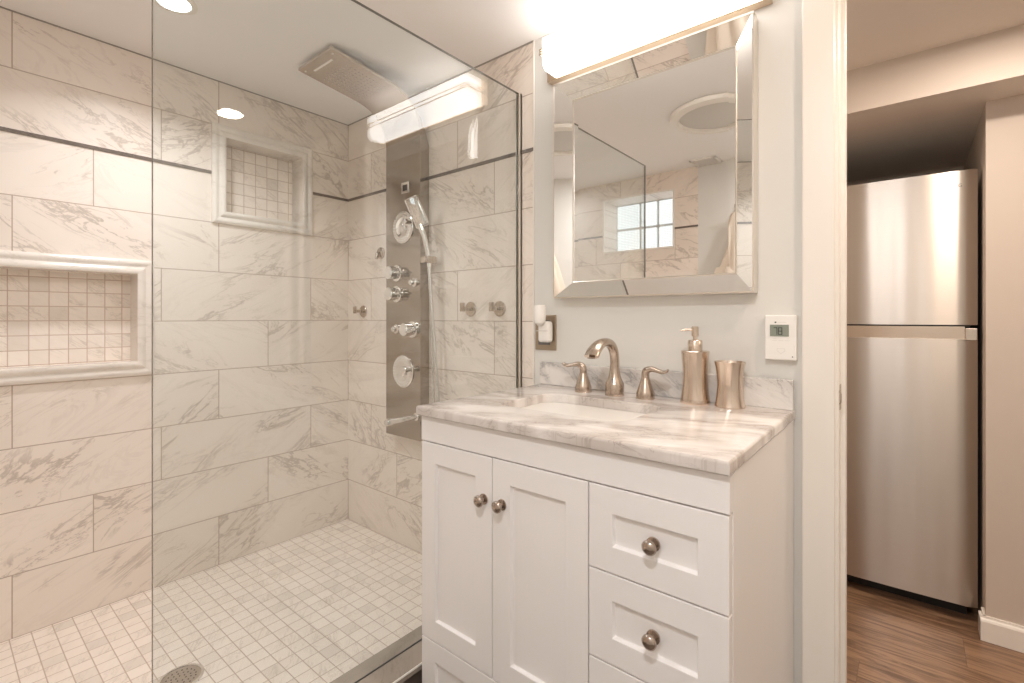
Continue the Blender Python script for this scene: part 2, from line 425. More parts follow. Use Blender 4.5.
# window of glass blocks in the front wall
wn = bpy.data.objects.new('window_1', None); C.objects.link(wn); wn.location = (.73, YF, 1.582); wn['kind'] = 'structure'
bm = BM(); box(bm, WX[0], YF-.22, WX[2], WX[1], YF-.205, WX[3]); link('mortar', bm, MT['frit'], wn)
xs = [.466, .661, .797, .99]; zs = [1.582, 1.772, 1.962]
for i in range(3):
    for j in range(2):
        bm = BM(); box(bm, xs[i]+.008, YF-.215, zs[j]+.008, xs[i+1]-.008, YF-.195, zs[j+1]-.008, .006)
        link('glass_block', bm, MT['glass_block'], wn)
bm = BM()
for (a, b, c, d) in ((WX[0]-.008, WX[0]+.004, WX[2]-.008, WX[3]+.008), (WX[1]-.004, WX[1]+.008, WX[2]-.008, WX[3]+.008), (WX[0], WX[1], WX[2]-.008, WX[2]+.004), (WX[0], WX[1], WX[3]-.004, WX[3]+.008)):
    box(bm, a, YF-.004, c, b, YF+.005, d)
link('edge_trim', bm, MT['trim_white'], wn)

# door casing, jamb
bm = BM(); box(bm, 2.016, -.016, 0, 2.083, .002, 2.05, .003); box(bm, 2.867, -.016, 0, 2.934, .002, 2.05, .003); box(bm, 2.083, -.016, 1.985, 2.867, .002, 2.05, .003)
struct('trim_4', bm, MT['trim_white'])
dj = bpy.data.objects.new('door_1', None); C.objects.link(dj); dj.location = (2.475, .06, 0); dj['kind'] = 'structure'
bm = BM(); box(bm, 2.079, -.004, 0, 2.090, .128, 1.985, .0015); box(bm, 2.86, -.004, 0, 2.871, .128, 1.985, .0015); box(bm, 2.09, -.004, 1.975, 2.86, .128, 1.985)
box(bm, 2.088, .045, 0, 2.099, .075, 1.975, .0015); box(bm, 2.851, .045, 0, 2.862, .075, 1.975, .0015)
link('jamb', bm, MT['trim_white'], dj)
bm = BM(); box(bm, 2.0895, .010, .885, 2.0915, .034, .945, .0006)
sweep(bm, [(2.0905, .004, .90), (2.0935, -.001, .905), (2.0935, -.001, .925), (2.0905, .004, .93)], .0016, 8)
link('strike_plate', bm, MT['hook_nickel'], dj)

# ------------------------------------------------------------ hall
HX0, HX1, HYB = .9, 6.4, 1.85
bm = BM(); box(bm, HX0, .12, -.1, HX1, HYB, 0); struct('floor_hall', bm, MT['wood'])
bm = BM(); box(bm, HX0-.1, .12, 2.0, HX1+.1, .757, 2.1); struct('ceiling_hall', bm, MT['hall_ceil'])
bm = BM(); box(bm, HX0-.1, .757, 1.845, HX1+.1, HYB+.1, 2.1)
for f in bm.faces:
    if f.calc_center_median().y < .76 and abs(f.normal.y) > .5: f.material_index = 1
struct('ceiling_soffit', bm, MT['hall_ceil'], mats=[MT['hall_paint']])
bm = BM(); box(bm, 2.418, .94, 0, HX1, HYB, 1.845); struct('wall_hall_right', bm, MT['hall_paint'])
bm = BM(); box(bm, HX0, HYB, 0, 2.418, HYB+.1, 1.845); box(bm, HX0, .94, 0, 1.67, HYB, 1.845); struct('wall_hall_back', bm, MT['hall_paint'])
bm = BM(); box(bm, HX0-.1, .12, 0, HX0, HYB, 2.0); struct('wall_hall_left', bm, MT['hall_paint'])
bm = BM(); box(bm, HX1, .12, 0, HX1+.1, HYB, 2.0); struct('wall_hall_end', bm, MT['hall_paint'])
bm = BM(); box(bm, RXW, .02, 0, HX1, .12, 2.1); struct('wall_hall_front', bm, MT['hall_paint'])
def base_prof(bm, x0, x1, y, sgn):
    pr = [(0, 0), (.014, 0), (.014, .066), (.011, .072), (.007, .076), (.006, .083), (0, .083)]
    ringloft(bm, [[(x, y+sgn*d, z) for d, z in pr] for x in (x0, x1)])
bm = BM(); base_prof(bm, 2.404, HX1, .94, -1)
box(bm, 2.404, .928, 0, 2.418, 1.0, .068); box(bm, 2.411, .934, .068, 2.418, 1.0, .083)
struct('baseboard_hall', bm, MT['trim_white'])

# refrigerator
fr_ = thing('refrigerator', 'tall brushed steel top-freezer refrigerator standing in the hall recess', 'refrigerator', (2.05, 1.35, 0))
bm = BM(); box(bm, 1.715, 1.075, .06, 2.39, 1.78, 1.63, .004); link('body', bm, MT['fridge_side'], fr_)
def door_mesh(z0, z1, notch=None):
    bm = BM(); X0, X1 = 1.705, 2.405; n = 24; pts = []
    for i in range(n+1):
        x = X0+(X1-X0)*i/n; s = (x-(X0+X1)/2)/((X1-X0)/2)
        pts.append((x, 1.012+.010*s*s+(.010*max(0, (abs(s)-.93)/.07)**2)))
    sec = [(X1, 1.07)]+[(X0, 1.07)]+pts
    ringloft(bm, [[(x, y, z) for x, y in sec] for z in (z0, z1)])
    return bm
link('freezer_door', door_mesh(1.078, 1.640), MT['fridge'], fr_, 40)
fd = link('main_door', door_mesh(.06, 1.025), MT['fridge'], fr_, 40)
bm = BM(); box(bm, 1.705, 1.045, 1.022, 2.372, 1.08, 1.072); link('grip_recess', bm, MT['soap_steel'], fr_)
bm = BM(); box(bm, 2.372, 1.018, 1.022, 2.404, 1.08, 1.066, .002); link('grip_end_cap', bm, MT['head_steel'], fr_)
bm = BM(); box(bm, 1.73, 1.09, 0.0, 2.38, 1.76, .06); link('kick_base', bm, MT['dark'], fr_)
def text_obj(name, s, size, mat, parent, loc, rot, depth=.0006, align='CENTER'):
    cu = bpy.data.curves.new(name, 'FONT'); cu.body = s; cu.size = size; cu.extrude = depth; cu.align_x = align; cu.align_y = 'CENTER'
    tmp = bpy.data.objects.new(name, cu); C.objects.link(tmp)
    dg = bpy.context.evaluated_depsgraph_get(); dg.update()
    me = bpy.data.meshes.new_from_object(tmp.evaluated_get(dg)); bpy.data.objects.remove(tmp)
    me.transform(Matrix.Translation(loc) @ Matrix.Rotation(rot[2], 4, 'Z') @ Matrix.Rotation(rot[0], 4, 'X'))
    o = bpy.data.objects.new(name, me); C.objects.link(o); me.materials.clear(); me.materials.append(mat)
    if parent: o.parent = parent; o.matrix_parent_inverse = Matrix.Translation(parent.location).inverted()
    return o
text_obj('logo', 'SAMSUNG', .017, MT['mark'], fr_, (2.325, 1.0185, 1.585), (PI/2, 0, math.atan(.02)))

# hall ceiling downlight trims
def downlight(x, y, z, label, r=.055, group=None):
    d = thing('ceiling_downlight', label, 'light', (x, y, z), group)
    bm = BM(); lathe(bm, [(r+.018, 0), (r+.018, -.003), (r+.006, -.006), (r, -.004), (r, 0)], 40, (x, y, z)); link('trim_ring', bm, MT['trim_white'], d, 40)
    bm = BM(); lathe(bm, [(r, -.001), (r, -.004), (r*.5, -.006), (.001, -.006)], 40, (x, y, z)); link('lens', bm, MT['led'], d, 40)
    return d
downlight(0.45, -.884, CEIL, 'lit round recessed downlight in the shower ceiling', .045)
downlight(2.15, -1.50, CEIL, 'added unseen fill light, a round disc in the bathroom ceiling right above the viewpoint')  # ring and lens for the added fill
downlight(2.54, -.45, CEIL, 'lit round recessed downlight in the main bathroom ceiling, seen only as a reflection', .042)
for x, l in ((2.45, 'in front of the refrigerator'), (1.5, 'left of the doorway'), (4.2, 'far right end')):
    downlight(x, .36, 2.0, 'lit round recessed downlight in the hall ceiling, '+l, .05, 'hall downlights')

# ------------------------------------------------------------ glass panel
gp = thing('shower_glass_panel', 'large clear frameless fixed glass panel standing on the shower curb', 'glass panel', (1.125, -.55, .174))
GX0, GX1, GY0, GY1, GZ0, GZ1 = 1.120, 1.130, -1.105, -.008, .1765, 1.914
bm = BM(); box(bm, GX0, GY0, GZ0, GX1, GY1, GZ1)
bm.normal_update()
for f in bm.faces:
    if abs(f.normal.x) < .5: f.material_index = 2 if f.normal.z < -.5 else 1
link('glass_sheet', bm, MT['glass'], gp, mats=[MT['glass_edge'], MT['curb_top']])
bm = BM(); box(bm, 1.117, -.016, .174, 1.1195, 0, 1.914); box(bm, 1.1305, -.016, .174, 1.133, 0, 1.914); box(bm, 1.117, -.007, .174, 1.133, 0, 1.914)
link('wall_channel', bm, MT['silver'], gp)
bm = BM(); box(bm, 1.120, GY0, .174, 1.130, -.016, .1765); box(bm, 1.1305, GY0, .174, 1.1325, -.016, .1775); link('floor_channel', bm, MT['fridge_side'], gp)

# drain
dr = thing('shower_drain', 'round grey floor drain with perforated grate in the mosaic shower floor', 'drain', (.615, -.912, TZ0))
bm = BM(); lathe(bm, [(.056, 0), (.056, .003), (.049, .004), (.048, .0015), (.048, 0)], 48, (.615, -.912, TZ0)); link('rim', bm, MT['chrome'], dr, 40)
bm = BM(); lathe(bm, [(.048, 0), (.048, .001), (.001, .0012)], 48, (.615, -.912, TZ0)); link('grate', bm, MT['grate'], dr, 40)
bm = BM()
for k in range(3):
    for i in range(6+6*k):
        a = 2*PI*i/(6+6*k); r = .012+.012*k
        lathe(bm, [(.0020, .0010), (.0020, .0016)], 8, (.615+r*math.cos(a), -.912+r*math.sin(a), TZ0))
link('holes', bm, MT['dark'], dr)

# ------------------------------------------------------------ shower panel
sp = thing('shower_tower', 'tall steel shower tower with rain head arching under the ceiling', 'shower tower', (.507, 0, .58))
PX0, PX1 = .390, .627
prof = [(-.05, .583), (-.05, 1.86)]
for k in range(1, 9):
    a = k/8; # bezier from vertical to inclined head
    p0, p1, p2 = Vector((-.05, 1.86)), Vector((-.05, 2.005)), Vector((-.20, 2.030))
    q = p0*(1-a)**2+p1*2*a*(1-a)+p2*a*a; prof.append((q.x, q.y))
prof.append((-.457, 2.062))
def thick(prof, th):
    out = []
    for i, (y, z) in enumerate(prof):
        a = Vector(prof[max(i-1, 0)]); b = Vector(prof[min(i+1, len(prof)-1)]); t = (b-a).normalized(); nrm = Vector((t.y, -t.x))
        if nrm.x < 0 and abs(nrm.x) > .5: nrm = -nrm
        if nrm.y < 0 and abs(nrm.x) <= .5: nrm = -nrm
        out.append((y+nrm.x*th, z+nrm.y*th))
    return out
back = thick(prof, .012)
cut = 5
bm = BM()
def strip(bm, x0, x1, F, B):
    ringloft(bm, [[(x0, y, z) for y, z in F+B[::-1]], [(x1, y, z) for y, z in F+B[::-1]]])
strip(bm, PX0, PX1, prof[:cut+1], back[:cut+1])
link('front_plate', bm, MT['panel_steel'], sp, 50)
bm = BM(); strip(bm, PX0, PX1, prof[cut:], back[cut:]); rh = link('rain_head', bm, MT['head_steel'], sp, 50)
# housing behind the plate, tapering away at the top
bm = BM(); hp = [(-.038, .583), (0, .583), (0, 1.84), (-.022, 1.90), (-.043, 1.955), (-.039, 1.90), (-.038, 1.86)]
ringloft(bm, [[(x, y, z) for y, z in hp] for x in (PX0+.004, PX1-.002)]); link('housing', bm, MT['panel_steel'], sp)
# nozzles and slot on the head underside
d0 = Vector((-.20, 2.030)); d1 = Vector((-.457, 2.062)); dn = (d1-d0).normalized()
bm = BM()
for i in range(11):
    for j in range(9):
        p = d0+dn*(.005+.0165*i); x = PX0+.038+.0200*j
        lathe(bm, [(.0024, .001), (.0024, -.0018), (.001, -.0028)], 6, (x, p.x, p.y))
link('nozzle_field', bm, MT['chrome'], rh)
bm = BM(); p = d0+dn*.222; box(bm, PX0+.055, p.x-.004, p.y-.0015, PX1-.055, p.x+.004, p.y+.002)
p = d0+dn*.24
for x in (PX0+.02, PX1-.02): lathe(bm, [(.004, .001), (.004, -.0015)], 12, (x, p.x, p.y))
link('waterfall_slot', bm, MT['trim_white'], rh)
FY = -.05
def facing(bm, prof, x, z, n=32, y=FY): return lathe(bm, prof, n, (x, y, z), RX(PI/2))
# display
bm = BM(); box(bm, .502, FY-.003, 1.643, .552, FY, 1.692, .001); disp = link('display', bm, MT['chrome'], sp)
bm = BM(); box(bm, .513, FY-.0038, 1.655, .541, FY-.003, 1.680); link('screen', bm, MT['dark'], disp)
# body jets
for z in (1.498, .870):
    x = .514
    bm = BM(); facing(bm, [(.034, 0), (.070, 0), (.070, .004), (.064, .008), (.040, .009), (.034, .006)], x, z, 48)
    j = link('body_jet', bm, MT['chrome'], sp, 40)
    bm = BM(); facing(bm, [(.0345, 0), (.0345, .002), (.001, .002)], x, z, 32); link('jet_recess', bm, MT['fridge_side'], j, 40)
    bm = BM(); facing(bm, [(.022, 0), (.022, .010), (.018, .014), (.008, .016), (.001, .016)], x, z, 24); link('jet_hub', bm, MT['chrome'], j, 40)
    bm = BM()
    for r in (.050, .060):
        for k in range(30 if r > .055 else 24):
            a = 2*PI*k/(30 if r > .055 else 24)
            facing(bm, [(.002, .0075), (.002, .0105)], x+r*math.cos(a), z+r*math.sin(a), 6)
    link('jet_nozzles', bm, MT['white_plastic'], j)
    bm = BM(); facing(bm, [(.010, 0), (.010, .026), (.013, .028), (.013, .040), (.009, .044), (.001, .045)], x+.055, z+.012, 20); link('jet_lever', bm, MT['chrome'], j, 40)
# valve knobs
for (x, z, r, L) in ((.470, 1.300, .028, .052), (.470, 1.208, .028, .052), (.578, 1.054, .027, .055)):
    bm = BM(); facing(bm, [(r+.008, 0), (r+.008, .006), (r*.8, .010), (r*.8, .016), (r, .018), (r, L-.004), (r-.004, L), (.001, L)], x, z)
    k = link('valve_knob', bm, MT['chrome'], sp, 40)
    bm = BM(); sweep(bm, [(x+r*.6, FY-.030, z), (x+r+.03, FY-.030, z+.002)], [.006, .005], 10); link('lever', bm, MT['chrome'], k, 40)
for (x, z) in ((.588, 1.254), (.468, 1.054)):
    bm = BM(); facing(bm, [(.020, 0), (.020, .006), (.012, .010), (.012, .022), (.008, .026), (.001, .026)], x, z); link('diverter_button', bm, MT['chrome'], sp, 40)
# tub spout
bm = BM(); facing(bm, [(.017, 0), (.017, .005), (.0105, .007), (.0105, .125), (.014, .128), (.014, .152), (.012, .156), (.001, .156)], .603, .684, 24); link('tub_spout', bm, MT['chrome'], sp, 40)
# hand shower with holder and hose
bm = BM(); box(bm, .627, -.046, 1.333, .672, -.026, 1.352, .003); box(bm, .660, -.080, 1.328, .706, -.022, 1.358, .006); link('hand_shower_holder', bm, MT['hook_nickel'], sp, 40)
hs = thing('hand_shower', 'chrome hand shower tilted in its holder beside the steel shower tower', 'hand shower', (.668, -.055, 1.345))
bm = BM(); sweep(bm, smoothpath([(.690, -.055, 1.315), (.690, -.060, 1.36), (.684, -.075, 1.43), (.672, -.090, 1.485)]), smoothrad([.009, .011, .0105, .012]), 16)
link('handle', bm, MT['chrome'], hs, 40)
bm = BM(); box(bm, -.030, -.011, -.065, .030, .011, .065, .008)
M = Matrix.Translation((.664, -.098, 1.536)) @ Matrix.Rotation(math.radians(22), 4, 'Z') @ Matrix.Rotation(math.radians(-20), 4, 'Y') @ Matrix.Rotation(math.radians(14), 4, 'X')
bm.transform(M); head = link('spray_head', bm, MT['chrome'], hs, 40)
bm = BM()
for i in range(4):
    for jx in range(8): lathe(bm, [(.0016, 0), (.0012, .0012)], 6, (-.021+.014*i, -.0105, -.052+.0148*jx), RX(PI/2))
bm.transform(M); link('spray_nozzles', bm, MT['fridge_side'], head)
bm = BM(); sweep(bm, smoothpath([(.690, -.055, 1.318), (.696, -.052, 1.20), (.716, -.045, .95), (.728, -.040, .74), (.716, -.040, .64), (.680, -.040, .61), (.645, -.035, .66)], 8), .0065, 12)
link('hose', bm, MT['chrome_hose'], hs, 60)
bm = BM(); sweep(bm, [(.672, -.045, 1.330), (.684, -.040, 1.10), (.700, -.034, .66)], .005, 12); link('hose_riser', bm, MT['chrome_hose'], hs, 60)

# robe hooks
def robe_hook(x, z, label, big=1.0, group='round robe hooks on the shower wall'):
    h = thing('robe_hook', label, 'hook', (x, 0, z), group)
    bm = BM(); lathe(bm, [(.029*big, 0), (.029*big, .004), (.027*big, .006), (.001, .006)], 36, (x, 0, z), RX(PI/2)); link('rosette', bm, MT['hook_nickel'], h, 40)
    bm = BM(); box(bm, x-.008, -.045, z-.006, x+.008, -.004, z+.008, .002); link('post', bm, MT['hook_nickel'], h, 40)
    bm = BM(); box(bm, x-.010, -.053, z-.010, x+.010, -.044, z+.024, .002); link('catch', bm, MT['hook_nickel'], h, 40)
robe_hook(.137, 1.135, 'brushed nickel robe hook left of the shower tower')
robe_hook(.876, 1.138, 'brushed nickel robe hook, left of the two on the tile beside the glass edge')
robe_hook(1.028, 1.138, 'brushed nickel robe hook, right of the two on the tile beside the glass edge')
wj = thing('wall_outlet_elbow', 'small round chrome fitting on the tile just left of the shower tower', 'fitting', (.285, 0, 1.41))
bm = BM(); lathe(bm, [(.027, 0), (.027, .008), (.018, .014), (.001, .015)], 28, (.285, 0, 1.41), RX(PI/2)); link('rosette', bm, MT['hook_nickel'], wj, 40)
bm = BM(); sweep(bm, smoothpath([(.285, -.01, 1.41), (.285, -.024, 1.405), (.285, -.028, 1.38)]), .007, 12); link('elbow', bm, MT['hook_nickel'], wj, 40)

# ------------------------------------------------------------ vanity
VX0, VX1, VY = 1.234, 1.9966, -.55
va = thing('vanity_cabinet', 'white shaker vanity cabinet with doors and drawers under the marble countertop', 'cabinet', (1.615, -.275, 0))
bm = BM()
for b_ in ((VX0, VY+.02, .0, VX0+.018, -.003, .8505), (VX1-.018, VY+.02, .0, VX1, -.003, .8505), (VX0+.018, -.02, .0, VX1-.018, -.003, .8505), (VX0+.018, VY+.04, .10, VX1-.018, -.02, .118), (VX0+.018, VY+.06, 0, VX1-.018, VY+.08, .10)): box(bm, *b_, .001)
link('body', bm, MT['cab_white'], va)
bm = BM(); box(bm, VX0, VY, .786, VX1, VY+.02, .8505, .001); link('top_rail', bm, MT['cab_white'], va)
bm = BM(); box(bm, VX0+.004, VY+.012, .10, VX1-.004, VY+.0205, .79); link('gap_shade_sheet', bm, MT['cab_gap'], va)  # dark sheet, shade between doors and drawers put in as colour
def shaker(name, x0, x1, z0, z1, rail, knob, dep=.008):
    bm = BM(); y = VY; yp = VY+dep
    xi0, xi1, zi0, zi1 = x0+rail, x1-rail, z0+rail, z1-rail; b = .003
    yb = VY+.0185
    O = [(x0, y, z0), (x1, y, z0), (x1, y, z1), (x0, y, z1)]; OB = [(a, yb, c) for a, _, c in O]
    I = [(xi0, y, zi0), (xi1, y, zi0), (xi1, y, zi1), (xi0, y, zi1)]
    P = [(xi0+b, yp, zi0+b), (xi1-b, yp, zi0+b), (xi1-b, yp, zi1-b), (xi0+b, yp, zi1-b)]
    ringloft(bm, [OB, O, I, P])
    d = link(name, bm, MT['cab_white'], va)
    md = d.modifiers.new('b', 'BEVEL'); md.width = .0012; md.segments = 2; md.limit_method = 'ANGLE'; md.angle_limit = .6
    for kx, kz in knob:
        bm = BM(); facing(bm, [(.0125, -.001), (.0125, .0025), (.0065, .004), (.006, .012), (.0115, .015), (.0135, .018), (.0133, .021), (.010, .0245), (.005, .0265), (.001, .027)], kx, kz, 28, VY)
        link('knob', bm, MT['nickel_dark'], d, 50)
g = .0015
shaker('door', VX0+g, 1.482-g, .2785, .783, .052, [(1.4565, .6835)])
shaker('door', 1.482+g, 1.735-g, .2785, .783, .052, [(1.5125, .684)])
shaker('drawer', 1.735+g, VX1-.001, .6215, .783, .050, [(1.868, .7015)])
shaker('drawer', 1.735+g, VX1-.001, .4485, .6185, .050, [(1.868, .536)])
shaker('drawer', 1.735+g, VX1-.001, .2785, .4455, .050, [(1.866, .362)])
shaker('drawer', VX0+g, 1.735-g, .108, .2755, .050, [(1.482, .19)])
shaker('drawer', 1.735+g, VX1-.001, .108, .2755, .050, [(1.866, .19)])

# countertop with rounded rectangular sink opening
CX0, CX1, CYF, CZ0, CZ1 = 1.227, 1.9995, -.562, .851, .876
def rrect(x0, y0, x1, y1, r, n=8):
    out = []
    for cx, cy, a0 in ((x1-r, y1-r, 0), (x0+r, y1-r, PI/2), (x0+r, y0+r, PI), (x1-r, y0+r, 1.5*PI)):
        for i in range(n+1):
            a = a0+PI/2*i/n; out.append((cx+r*math.cos(a), cy+r*math.sin(a)))
    return out
SK = (1.372, -.415, 1.735, -.165)
hole = rrect(*SK, .045)
ct = thing('countertop', 'white and grey veined marble countertop with backsplash on the vanity', 'countertop', (1.615, -.28, CZ1))
def slab(bm):
    N = len(hole)
    cx, cy = (SK[0]+SK[2])/2, (SK[1]+SK[3])/2
    def outer(i, ins):
        x, y = hole[i]; dx, dy = x-cx, y-cy
        X0, X1, Y0, Y1 = CX0+ins, CX1-ins, CYF+ins, 0-ins*0
        t = min(((X1-cx)/dx if dx > 1e-9 else (X0-cx)/dx if dx < -1e-9 else 9), ((Y1-cy)/dy if dy > 1e-9 else (Y0-cy)/dy if dy < -1e-9 else 9))
        return cx+dx*t, cy+dy*t
    # snap the four directions nearest each corner onto the corner
    outs = [outer(i, 0) for i in range(N)]
    corners = [(CX1, 0), (CX0, 0), (CX0, CYF), (CX1, CYF)]
    for c in corners:
        k = min(range(N), key=lambda i: (outs[i][0]-c[0])**2+(outs[i][1]-c[1])**2); outs[k] = c
    def ins(p, d): return (min(max(p[0], CX0+d), CX1-d), min(max(p[1], CYF+d), 0))
    e = .006
    rings = [[(*hole[i], CZ0) for i in range(N)], [(*hole[i], CZ1-.003) for i in range(N)]]
    hin = [((x-cx)*1.010+cx, (y-cy)*1.014+cy) for x, y in hole]
    rings.append([(*hin[i], CZ1) for i in range(N)])
    for d, z in ((e, CZ1), (e*.45, CZ1-e*.15), (e*.12, CZ1-e*.5), (0, CZ1-e), (0, CZ0+.003), (.003, CZ0)):
        rings.append([(*ins(outs[i], d), z) for i in range(N)])
    rings.append(rings[0])
    vs = [[bm.verts.new(p) for p in r] for r in rings[:-1]]; vs.append(vs[0])
    for a, b in zip(vs, vs[1:]):
        for i in range(N):
            j = (i+1) % N
            try: bm.faces.new((a[i], a[j], b[j], b[i]))
            except ValueError: pass
    bmesh.ops.dissolve_degenerate(bm, dist=1e-6, edges=bm.edges)
bm = BM(); slab(bm); link('slab', bm, MT['counter'], ct, 30)
bm = BM(); box(bm, CX0, -.0195, CZ1, 1.9975, -.001, .951, .002); link('backsplash', bm, MT['splash'], ct)
# sink bowl
sk = thing('sink_basin', 'white rectangular undermount sink set in the marble countertop', 'sink', (1.553, -.29, .73))
bm = BM(); cx, cy = (SK[0]+SK[2])/2, (SK[1]+SK[3])/2
def scl(sx, sy, z): return [((x-cx)*sx+cx, (y-cy)*sy+cy, z) for x, y in hole]
inner = [scl(1.06, 1.09, .8505), scl(1.02, 1.03, .8505), scl(1.01, 1.015, .84), scl(.97, .96, .79), scl(.88, .84, .752), scl(.5, .45, .742), scl(.08, .1, .738)]
outer_ = [scl(.08, .1, .726), scl(.9, .9, .738), scl(1.03, 1.05, .79), scl(1.06, 1.09, .84)]
ringloft(bm, inner+outer_, cap=True)
link('bowl', bm, MT['porcelain'], sk, 45)
bm = BM(); lathe(bm, [(.022, .740), (.022, .745), (.018, .747), (.001, .7475)], 28, (cx, cy, 0)); link('drain_cap', bm, MT['nickel'], sk, 40)

# faucet
fa = thing('faucet', 'brushed nickel arched sink spout between its two lever handles', 'faucet', (1.541, -.072, CZ1))
bx_, by_ = 1.547, -.082
bm = BM(); lathe(bm, [(.0285, 0), (.0285, .002), (.0275, .003), (.0275, .032), (.0265, .036), (.0215, .046), (.0175, .057), (.0150, .070), (.0138, .082)], 36, (bx_, by_, CZ1)); link('base', bm, MT['nickel'], fa, 40)
pa = [(bx_, by_, .950), (bx_, by_, .982), (bx_, by_-.008, 1.009), (bx_, by_-.030, 1.029), (bx_, by_-.062, 1.0345), (bx_, by_-.094, 1.028), (bx_, by_-.120, 1.013), (bx_, by_-.134, .998)]
rr = [(.0138, .0138), (.0130, .0135), (.0125, .014), (.0120, .016), (.0115, .0185), (.0110, .0205), (.0105, .022), (.0100, .0225)]
bm = BM(); sweep(bm, smoothpath(pa, 6), smoothrad(rr, 6), 24, up=(0, -1, 0)); link('spout', bm, MT['nickel'], fa, 50)
bm = BM(); box(bm, bx_-.009, by_-.1405, .9925, bx_+.009, by_-.131, .9945); link('outlet', bm, MT['nickel_dark'], fa)
def fhandle(x, y, sgn, label):
    bm = BM(); lathe(bm, [(.0262, 0), (.0262, .002), (.0252, .003), (.0252, .014), (.0245, .018), (.019, .034), (.0135, .050), (.0105, .060)], 32, (x, y, CZ1)); h = link('handle', bm, MT['nickel'], fa, 40)
    h['label'] = label
    P = [(x, y, .934), (x, y, .946), (x+sgn*.004, y-.001, .955), (x+sgn*.018, y-.002, .960), (x+sgn*.034, y-.004, .9580), (x+sgn*.051, y-.006, .9545), (x+sgn*.062, y-.007, .956), (x+sgn*.069, y-.008, .9615)]
    R = [(.0112, .0112), (.0110, .0110), (.0105, .011), (.0082, .010), (.0060, .009), (.0054, .0095), (.0046, .009), (.003, .006)]
    bm = BM(); sweep(bm, smoothpath(P, 5), smoothrad(R, 5), 18, up=(sgn, 0, 0)); link('lever', bm, MT['nickel'], h, 50)
fhandle(1.440, -.082, -1, 'brushed nickel handle with lever pointing left')
fhandle(1.641, -.078, 1, 'brushed nickel handle with lever pointing right')

# soap dispenser and tumbler
def waist(r0, rm, r1, h, n=10):
    out = []
    for i in range(n+1):
        t = i/n; s = 4*(t-.5)**2 if t > .5 else 4*(t-.5)**2
        out.append((rm+((r1 if t > .5 else r0)-rm)*s, h*t))
    return out
so = thing('soap_dispenser', 'waisted brushed steel soap dispenser with pump on the countertop', 'soap dispenser', (1.768, -.062, CZ1))
P0 = (1.776, -.066, CZ1)
bm = BM(); lathe(bm, [(.0375, 0), (.0385, .003)]+[(r, z+.003) for r, z in waist(.0385, .0315, .0362, .136)][1:]+[(.0345, .1405), (.016, .141)], 44, P0); link('bottle', bm, MT['soap_steel'], so, 35)
bm = BM(); lathe(bm, [(.0185, .141), (.0185, .166), (.0165, .169), (.006, .1695)], 32, P0); pc = link('pump_collar', bm, MT['soap_steel'], so, 35)
bm = BM(); lathe(bm, [(.0055, .169), (.0055, .178), (.0095, .179), (.0095, .203), (.008, .205), (.001, .2055)], 24, P0)
P = [(P0[0], P0[1], 1.072), (P0[0]-.018, P0[1]-.008, 1.0725), (P0[0]-.034, P0[1]-.014, 1.0705)]
sweep(bm, P, [.0042, .0035, .0022], 12); link('pump_head', bm, MT['soap_steel'], so, 35)
tu = thing('tumbler', 'waisted brushed steel tumbler right of the soap dispenser on the countertop', 'tumbler', (1.857, -.062, CZ1))
P1 = (1.863, -.062, CZ1)
out = [(r, z) for r, z in waist(.0368, .0305, .0375, .116)]
bm = BM(); lathe(bm, [(.036, -.0)]+[(out[0][0], .002)]+out[1:]+[(r-.0018, z) for r, z in out[::-1][:-1]]+[(.034, .008), (.001, .008)], 44, P1)
tu_b = link('cup', bm, MT['soap_steel'], tu, 35)

# ------------------------------------------------------------ mirror
mi = thing('wall_mirror', 'large wall mirror with a wide slanted mirrored frame above the sink', 'mirror', (1.6075, 0, 1.168))
OX0, OX1, OZ0, OZ1 = 1.300, 1.915, 1.168, 1.880
IX0, IX1, IZ0, IZ1 = 1.366, 1.866, 1.222, 1.817
YO, YI = -.0455, -.020
bm = BM(); box(bm, OX0+.003, -.020, OZ0+.003, OX1-.003, .0, OZ1-.003); link('backing', bm, MT['mirror_back'], mi)
bm = BM(); b = .018; yb = YI-.0003
ringloft(bm, [[(IX0, YI+.0015, IZ0), (IX1, YI+.0015, IZ0), (IX1, YI+.0015, IZ1), (IX0, YI+.0015, IZ1)],
              [(IX0, YI, IZ0), (IX1, YI, IZ0), (IX1, YI, IZ1), (IX0, YI, IZ1)],
              [(IX0+b, yb, IZ0+b), (IX1-b, yb, IZ0+b), (IX1-b, yb, IZ1-b), (IX0+b, yb, IZ1-b)]])
link('centre_glass', bm, MT['mirror'], mi)
cn = [(OX0, OZ0, IX0, IZ0), (OX1, OZ0, IX1, IZ0), (OX1, OZ1, IX1, IZ1), (OX0, OZ1, IX0, IZ1)]
for k in range(4):
    a, c = cn[k], cn[(k+1) % 4]
    def P(c_, s, y): # s: 0 outer .. 1 inner
        return (c_[0]+(c_[2]-c_[0])*s, y, c_[1]+(c_[3]-c_[1])*s)
    bm = BM(); e = .08
    prof_ = [(e, YO+.001), (.98, YI-.001), (.98, YI+.001), (e, -.018)]
    ringloft(bm, [[P(a, s, y) for s, y in prof_], [P(c, s, y) for s, y in prof_]]); link('bevelled_strip', bm, MT['mirror'], mi)
    bm = BM(); prof_ = [(0, 0), (0, YO), (e, YO), (e, -.018), (.3, 0)]
    ringloft(bm, [[P(a, s, y) for s, y in prof_], [P(c, s, y) for s, y in prof_]]); link('outer_edge', bm, MT['silver'], mi)
    bm = BM(); prof_ = [(.965, YI-.0035), (1.02, YI-.0025), (1.02, YI), (.965, YI)]
    ringloft(bm, [[P(a, s, y) for s, y in prof_], [P(c, s, y) for s, y in prof_]]); link('inner_bead', bm, MT['silver'], mi)

